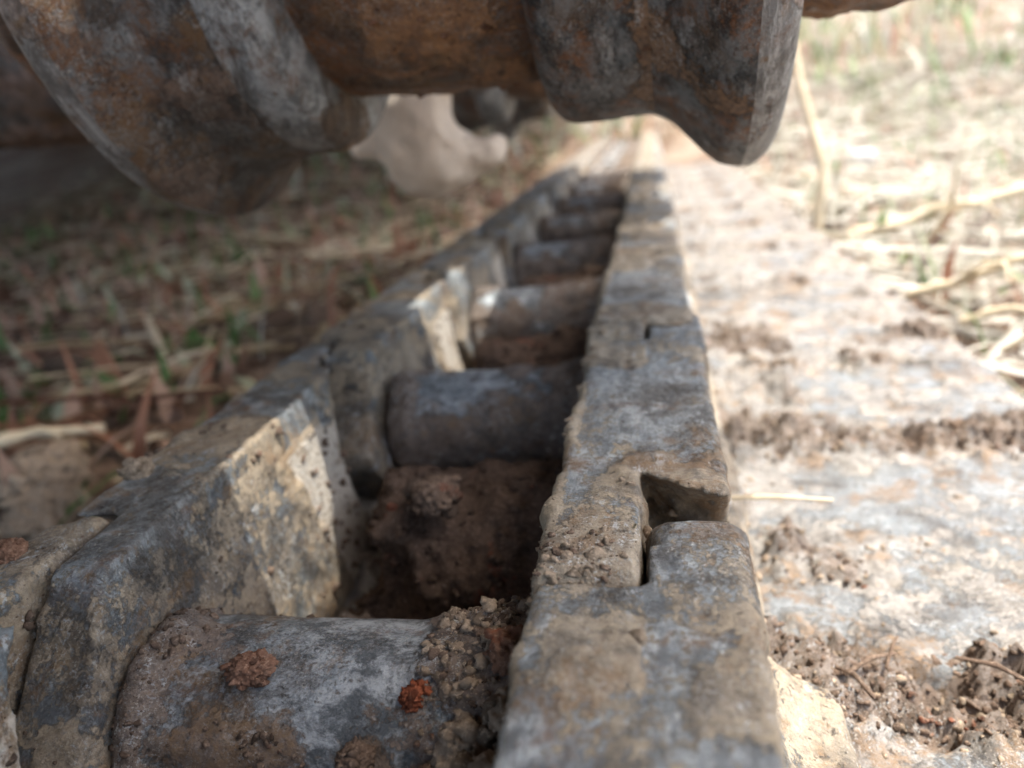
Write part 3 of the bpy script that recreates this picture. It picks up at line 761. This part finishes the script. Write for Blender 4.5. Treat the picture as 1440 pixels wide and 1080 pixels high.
clod((-0.0385, 0.1450, -0.0218), .0062, 8, M['mud_redbrown'], 'dark rust-topped clod in the corner between nearest bushing and right rail', (1,1,1))
clod((-0.0380, 0.1335, -0.0308), .0078, 12, M['mud_tan'], 'tan knobbly clod against the inner side of the right rail near the bushing', (.9,1,1))
clod((-0.0470, 0.1290, -0.0358), .0070, 14, M['mud_tan'], 'pale tan clod on the bushing just left of the big knobbly ones', (1,1,1.1))
clod((-0.0410, 0.1190, -0.0398), .0090, 17, M['mud_tan'], 'largest tan clod at the lower right of the nearest bushing', (1,.9,1.1))
clod((-0.0550, 0.1200, -0.0398), .0060, 19, M['mud_brown'], 'dark brown clod low on the nearest bushing below the orange-red one')
clod((-0.0740, 0.1250, -0.0358), .0040, 22, M['mud_brown'], 'small brown clod near the middle of the nearest bushing')
clod((-.0205, .1480, -.0050), .0055, 26, M['mud_tan'], 'crumbly tan dirt heap on the nose of the right rail link', (1.3,1,.6), 1.3)
clod((-.0265, .1440, -.0080), .0050, 28, M['mud_brown'], 'brown dirt lump at the inner edge of the right rail nose', (1,1,.7), 1.3)
clod((-.1760, .2050, .0010), .0050, 33, M['mud_tan'], 'small tan clod sitting on the outer edge of the left rail')
clod((-.1800, .1530, .0020), .0042, 36, M['mud_redbrown'], 'dark reddish clod on the left rail at the picture edge')
clod((-.0850, .2400, -.0290), .0085, 40, M['mud_brown'], 'brown clod on the packed mud between the first two bushings', (1.4,1,.7))
clod((.1600, .4080, -.084), .0055, 48, M['mud_brown'], 'dark clod in the second shoe groove on the right', (1.6,1,.7), 1.2)
clod((-.4400, .4200, -.105), .0260, 55, M['mud_tan'], 'large tan clod on the ground left of the track', (1.2,1,.7), 1.2)
clod((-.3900, .3650, -.105), .0200, 57, M['mud_tan'], 'tan clod on the ground at the left picture edge', (1.2,1,.7), 1.2)
clod((.461, 1.882, -.075), .030, 60, M['stone'], 'pale grey stone in the sunlit grass right of the roller', (1.1,1,.8), .5, 'stone', 'stone')

# ------------------------------------------------------------------ straw stalks
def tube(name, pts, r0, r1, mat, seg=7, sub=5):
    P_ = [Vector(p) for p in pts]
    fine = []
    for i in range(len(P_)-1):
        for k in range(sub): fine.append(P_[i].lerp(P_[i+1], k/sub))
    fine.append(P_[-1])
    V, F = [], []
    for i, p in enumerate(fine):
        t = (fine[min(i+1, len(fine)-1)]-fine[max(i-1, 0)]).normalized()
        a = t.orthogonal().normalized(); b = t.cross(a); r = (r0+(r1-r0)*i/(len(fine)-1))*(1+.28*(i % 7 == 3)+.12*math.sin(i*2.3))
        for k in range(seg):
            th = 2*math.pi*k/seg; V.append(p+a*math.cos(th)*r+b*math.sin(th)*r*.6)
    n = len(fine)
    for i in range(n-1):
        for k in range(seg):
            F.append((i*seg+k, i*seg+(k+1) % seg, (i+1)*seg+(k+1) % seg, (i+1)*seg+k))
    return mesh_np(name, np.array([v[:] for v in V]), np.array(F), mat, True)
def stalk(pts, r, label, r2=None):
    b = Vector(pts[0])
    o = tag(link('straw_stalk', tube('straw_stalk', [Vector(p)-b for p in pts], r, r2 or r*.6, M['straw']), None, b), label, 'straw stalk', 'dry straw stalks beside the track')
    if r > .0034:   # a split dry leaf hanging off the stalk
        a, c = Vector(pts[1])-b, Vector(pts[-1])-b
        L = (c-a).length*.6; d = (c-a).normalized()
        side = d.cross(Vector((0,0,1))).normalized()
        link('dry_leaf', tube('dry_leaf', [a, a+d*L*.35+side*L*.10+Vector((0,0,L*.10)), a+d*L*.7+side*L*.28+Vector((0,0,L*.02)), a+d*L*.85+side*L*.42-Vector((0,0,L*.16))], r*.75, r*.12, M['straw'], 5), o)
    return o
stalk([(.238,1.204,-.11),(.244,1.204,-.018),(.210,1.204,.098),(.20,1.21,.16)], .0095, 'bent upright straw stalk right behind the roller flange')
stalk([(.255,1.09,-.10),(.33,1.07,-.082),(.444,1.04,-.050),(.50,1.03,-.035)], .0095, 'long pale straw stalk leaning across the grass, upper of the two at right')
stalk([(.235,.76,-.10),(.26,.72,-.082),(.292,.667,-.050),(.34,.62,-.02)], .0058, 'bright straw stalk rising to the right edge, lower of the two')
stalk([(.245,.66,-.10),(.27,.64,-.085),(.31,.62,-.090)], .004, 'short arched straw stalk at the right beside the shoe ends')
stalk([(.30,.95,-.10),(.315,.90,-.045),(.31,.88,.0)], .004, 'thin brown stalk standing up through the long stalk')
stalk([(.245,.58,-.10),(.275,.56,-.07),(.32,.53,-.055)], .0035, 'lowest straw stalk at the right edge of the picture')
stalk([(-.0095,.176,-.022),(-.0088,.170,-.004),(-.0085,.167,.001)], .0009, 'thin dry straw wedged in the slot of the right rail')
stalk([(.026,.295,-.062),(.045,.292,-.060),(.066,.290,-.061)], .0011, 'short pale straw lying beside the right rail')
stalk([(-.53,.45,-.095),(-.49,.47,-.092),(-.44,.49,-.098)], .006, 'pale broken stick on the ground left of the track')

for k, (x, y, a, l) in enumerate([(.062,.214,.5,.020),(.070,.220,1.1,.016),(.098,.212,2.6,.022),(.055,.206,2.2,.014)]):
    dx, dy = math.cos(a)*l, math.sin(a)*l
    lab = ['dark twig bit lying across the edge of the nearest shoe groove', 'dark twig bit, shorter, beside the longer one at the nearest shoe groove', 'thin twig bit farthest right on the nearest shoe groove', 'tiny twig bit beside the foot of the near right link'][k]
    o = link('twig', tube('twig', [(-dx/2,-dy/2,0),(0,0,.003),(dx/2,dy/2,.001)], .0008, .0006, M['mud_brown'], 6, 3), None, (x, y, -.0795)); tag(o, lab, 'twig')
# ------------------------------------------------------------------ grass and litter
def blades(name, n, xy, hgt, wid, tone, mat, rng, lean=.6, zoff=0):
    x, y = xy[:,0], xy[:,1]; z = ground_h(x, y)-.005+zoff
    a = rng.uniform(0, 2*np.pi, n); L = hgt; ln = rng.uniform(.1, 1, n)*lean
    dx, dy = np.cos(a), np.sin(a); sx, sy = -dy, dx
    seg = 4
    Vs = []
    for k in range(seg+1):
        t = k/seg
        w = wid*(1-t**1.6)*.5+.0002
        off = L*(ln*t**1.7)
        zz = z+L*(t*np.sqrt(np.maximum(.05, 1-np.minimum(ln,.97)**2*t)))
        cx, cy = x+dx*off, y+dy*off
        Vs += [np.stack([cx-sx*w, cy-sy*w, zz], -1), np.stack([cx+sx*w, cy+sy*w, zz], -1)]
    V = np.stack(Vs, 1).reshape(-1, 3)
    b = np.arange(n)*(2*(seg+1))
    F = np.concatenate([np.stack([b+2*k, b+2*k+1, b+2*k+3, b+2*k+2], 1) for k in range(seg)])
    return mesh_np(name, V, F, mat, True, {'tone': np.repeat(tone, 2*(seg+1))})
rng = np.random.default_rng(5)
def grass_patch(name, n, x0, x1, y0, y1, h0, h1, w0, w1, tlo, thi, label, lean=.8, pw=1.):
    xy = np.stack([rng.uniform(x0, x1, n), y0+(y1-y0)*rng.random(n)**pw], -1)
    cl = vn(xy[:,0]*4, xy[:,1]*4, 0*xy[:,0], 77); keep = rng.random(n) < .55+.6*cl
    xy = xy[keep]; n = len(xy)
    tone = np.clip(rng.uniform(tlo, thi, n)+.28*vn(xy[:,0]*3, xy[:,1]*3, 0*xy[:,0], 78), 0, 1)
    o = link(name, blades(name, n, xy, rng.uniform(h0, h1, n), rng.uniform(w0, w1, n), tone, M['grass'], rng, lean))
    return tag(o, label, 'grass', None, 'stuff')
grass_patch('grass', 9000, .25, 2.2, .35, 3.2, .03, .11, .002, .006, .12, .95, 'pale dry grass in the sun right of the track', 1.5)
grass_patch('grass', 13000, -1.5, 8.0, 2.6, 9.0, .10, .34, .006, .022, .0, .85, 'pale green grass on the bank in the background', 1.5)
grass_patch('grass', 2600, -3.2, -.36, .3, 4.0, .03, .10, .002, .006, .1, .95, 'sparse grass on the shaded ground left of the track', 1.6)
def litter(name, n, x0, x1, y0, y1, l0, l1, label, mat='litter'):
    x, y = rng.uniform(x0, x1, n), rng.uniform(y0, y1, n); a = rng.uniform(0, np.pi, n); L = rng.uniform(l0, l1, n)*.5; w = rng.uniform(.0010, .0055, n)
    tl = rng.uniform(-.25, .25, n); z = ground_h(x, y)+.006+np.abs(tl)*L
    dx, dy = np.cos(a), np.sin(a)
    Vs = []
    for t in (-1, 0, 1):
        for s in (-1, 0, 1):
            Vs.append(np.stack([x+dx*L*t-dy*w*s, y+dy*L*t+dx*w*s, z+tl*L*t+.004*(1-t*t)+w*.8*(1-abs(s))], -1))
    V = np.stack(Vs, 1).reshape(-1,3); b = np.arange(n)*9
    F = np.concatenate([np.stack([b+3*i+j, b+3*i+j+1, b+3*i+j+4, b+3*i+j+3], 1) for i in (0,1) for j in (0,1)])
    o = link(name, mesh_np(name, V, F, M[mat], True, {'tone': np.repeat(rng.random(n)**(1.4 if mat == 'litter' else .8), 9)}))
    return tag(o, label, 'straw litter', None, 'stuff')
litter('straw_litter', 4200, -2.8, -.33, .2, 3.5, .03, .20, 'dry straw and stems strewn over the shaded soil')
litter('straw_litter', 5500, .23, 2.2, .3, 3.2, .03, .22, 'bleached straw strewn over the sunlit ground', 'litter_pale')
def leaf_litter(name, n, x0, x1, y0, y1, label):
    m = int(n); xy = np.stack([rng.uniform(x0, x1, m), y0+(y1-y0)*rng.random(m)**1.3], -1)
    tone = rng.choice([.02,.14,.45,.97,1.,.97,1.], m)
    o = link(name, blades(name, m, xy, rng.uniform(.03, .09, m), rng.uniform(.008, .022, m), tone, M['grass'], rng, 1.3)); return tag(o, label, 'leaf litter', None, 'stuff')
leaf_litter('leaf_litter', 2600, -2.4, -.34, .3, 3.2, 'red brown and green leaves on the shaded soil')
leaf_litter('leaf_litter', 700, .25, 2.0, .5, 3.0, 'leaves and green sprigs in the sunlit dry grass')
def ground_clods(name, n, x0, x1, y0, y1, mat, label, s0, s1):
    x, y = rng.uniform(x0, x1, n), rng.uniform(y0, y1, n)
    s = s0+(s1-s0)*rng.random(n)**4
    o = link(name, crumbs_mesh(name, np.stack([x, y, ground_h(x, y)+s*.2], -1), s, mat, rng)); return tag(o, label, 'soil crumbs', None, 'stuff')
ground_clods('soil_crumbs', 1800, -2.6, -.30, .15, 3, M['mud_brown'], 'brown soil crumbs on the shaded ground', .003, .03)
ground_clods('soil_crumbs', 1200, .22, 2, .2, 3, M['mud_tan'], 'tan soil crumbs on the sunlit ground', .003, .03)
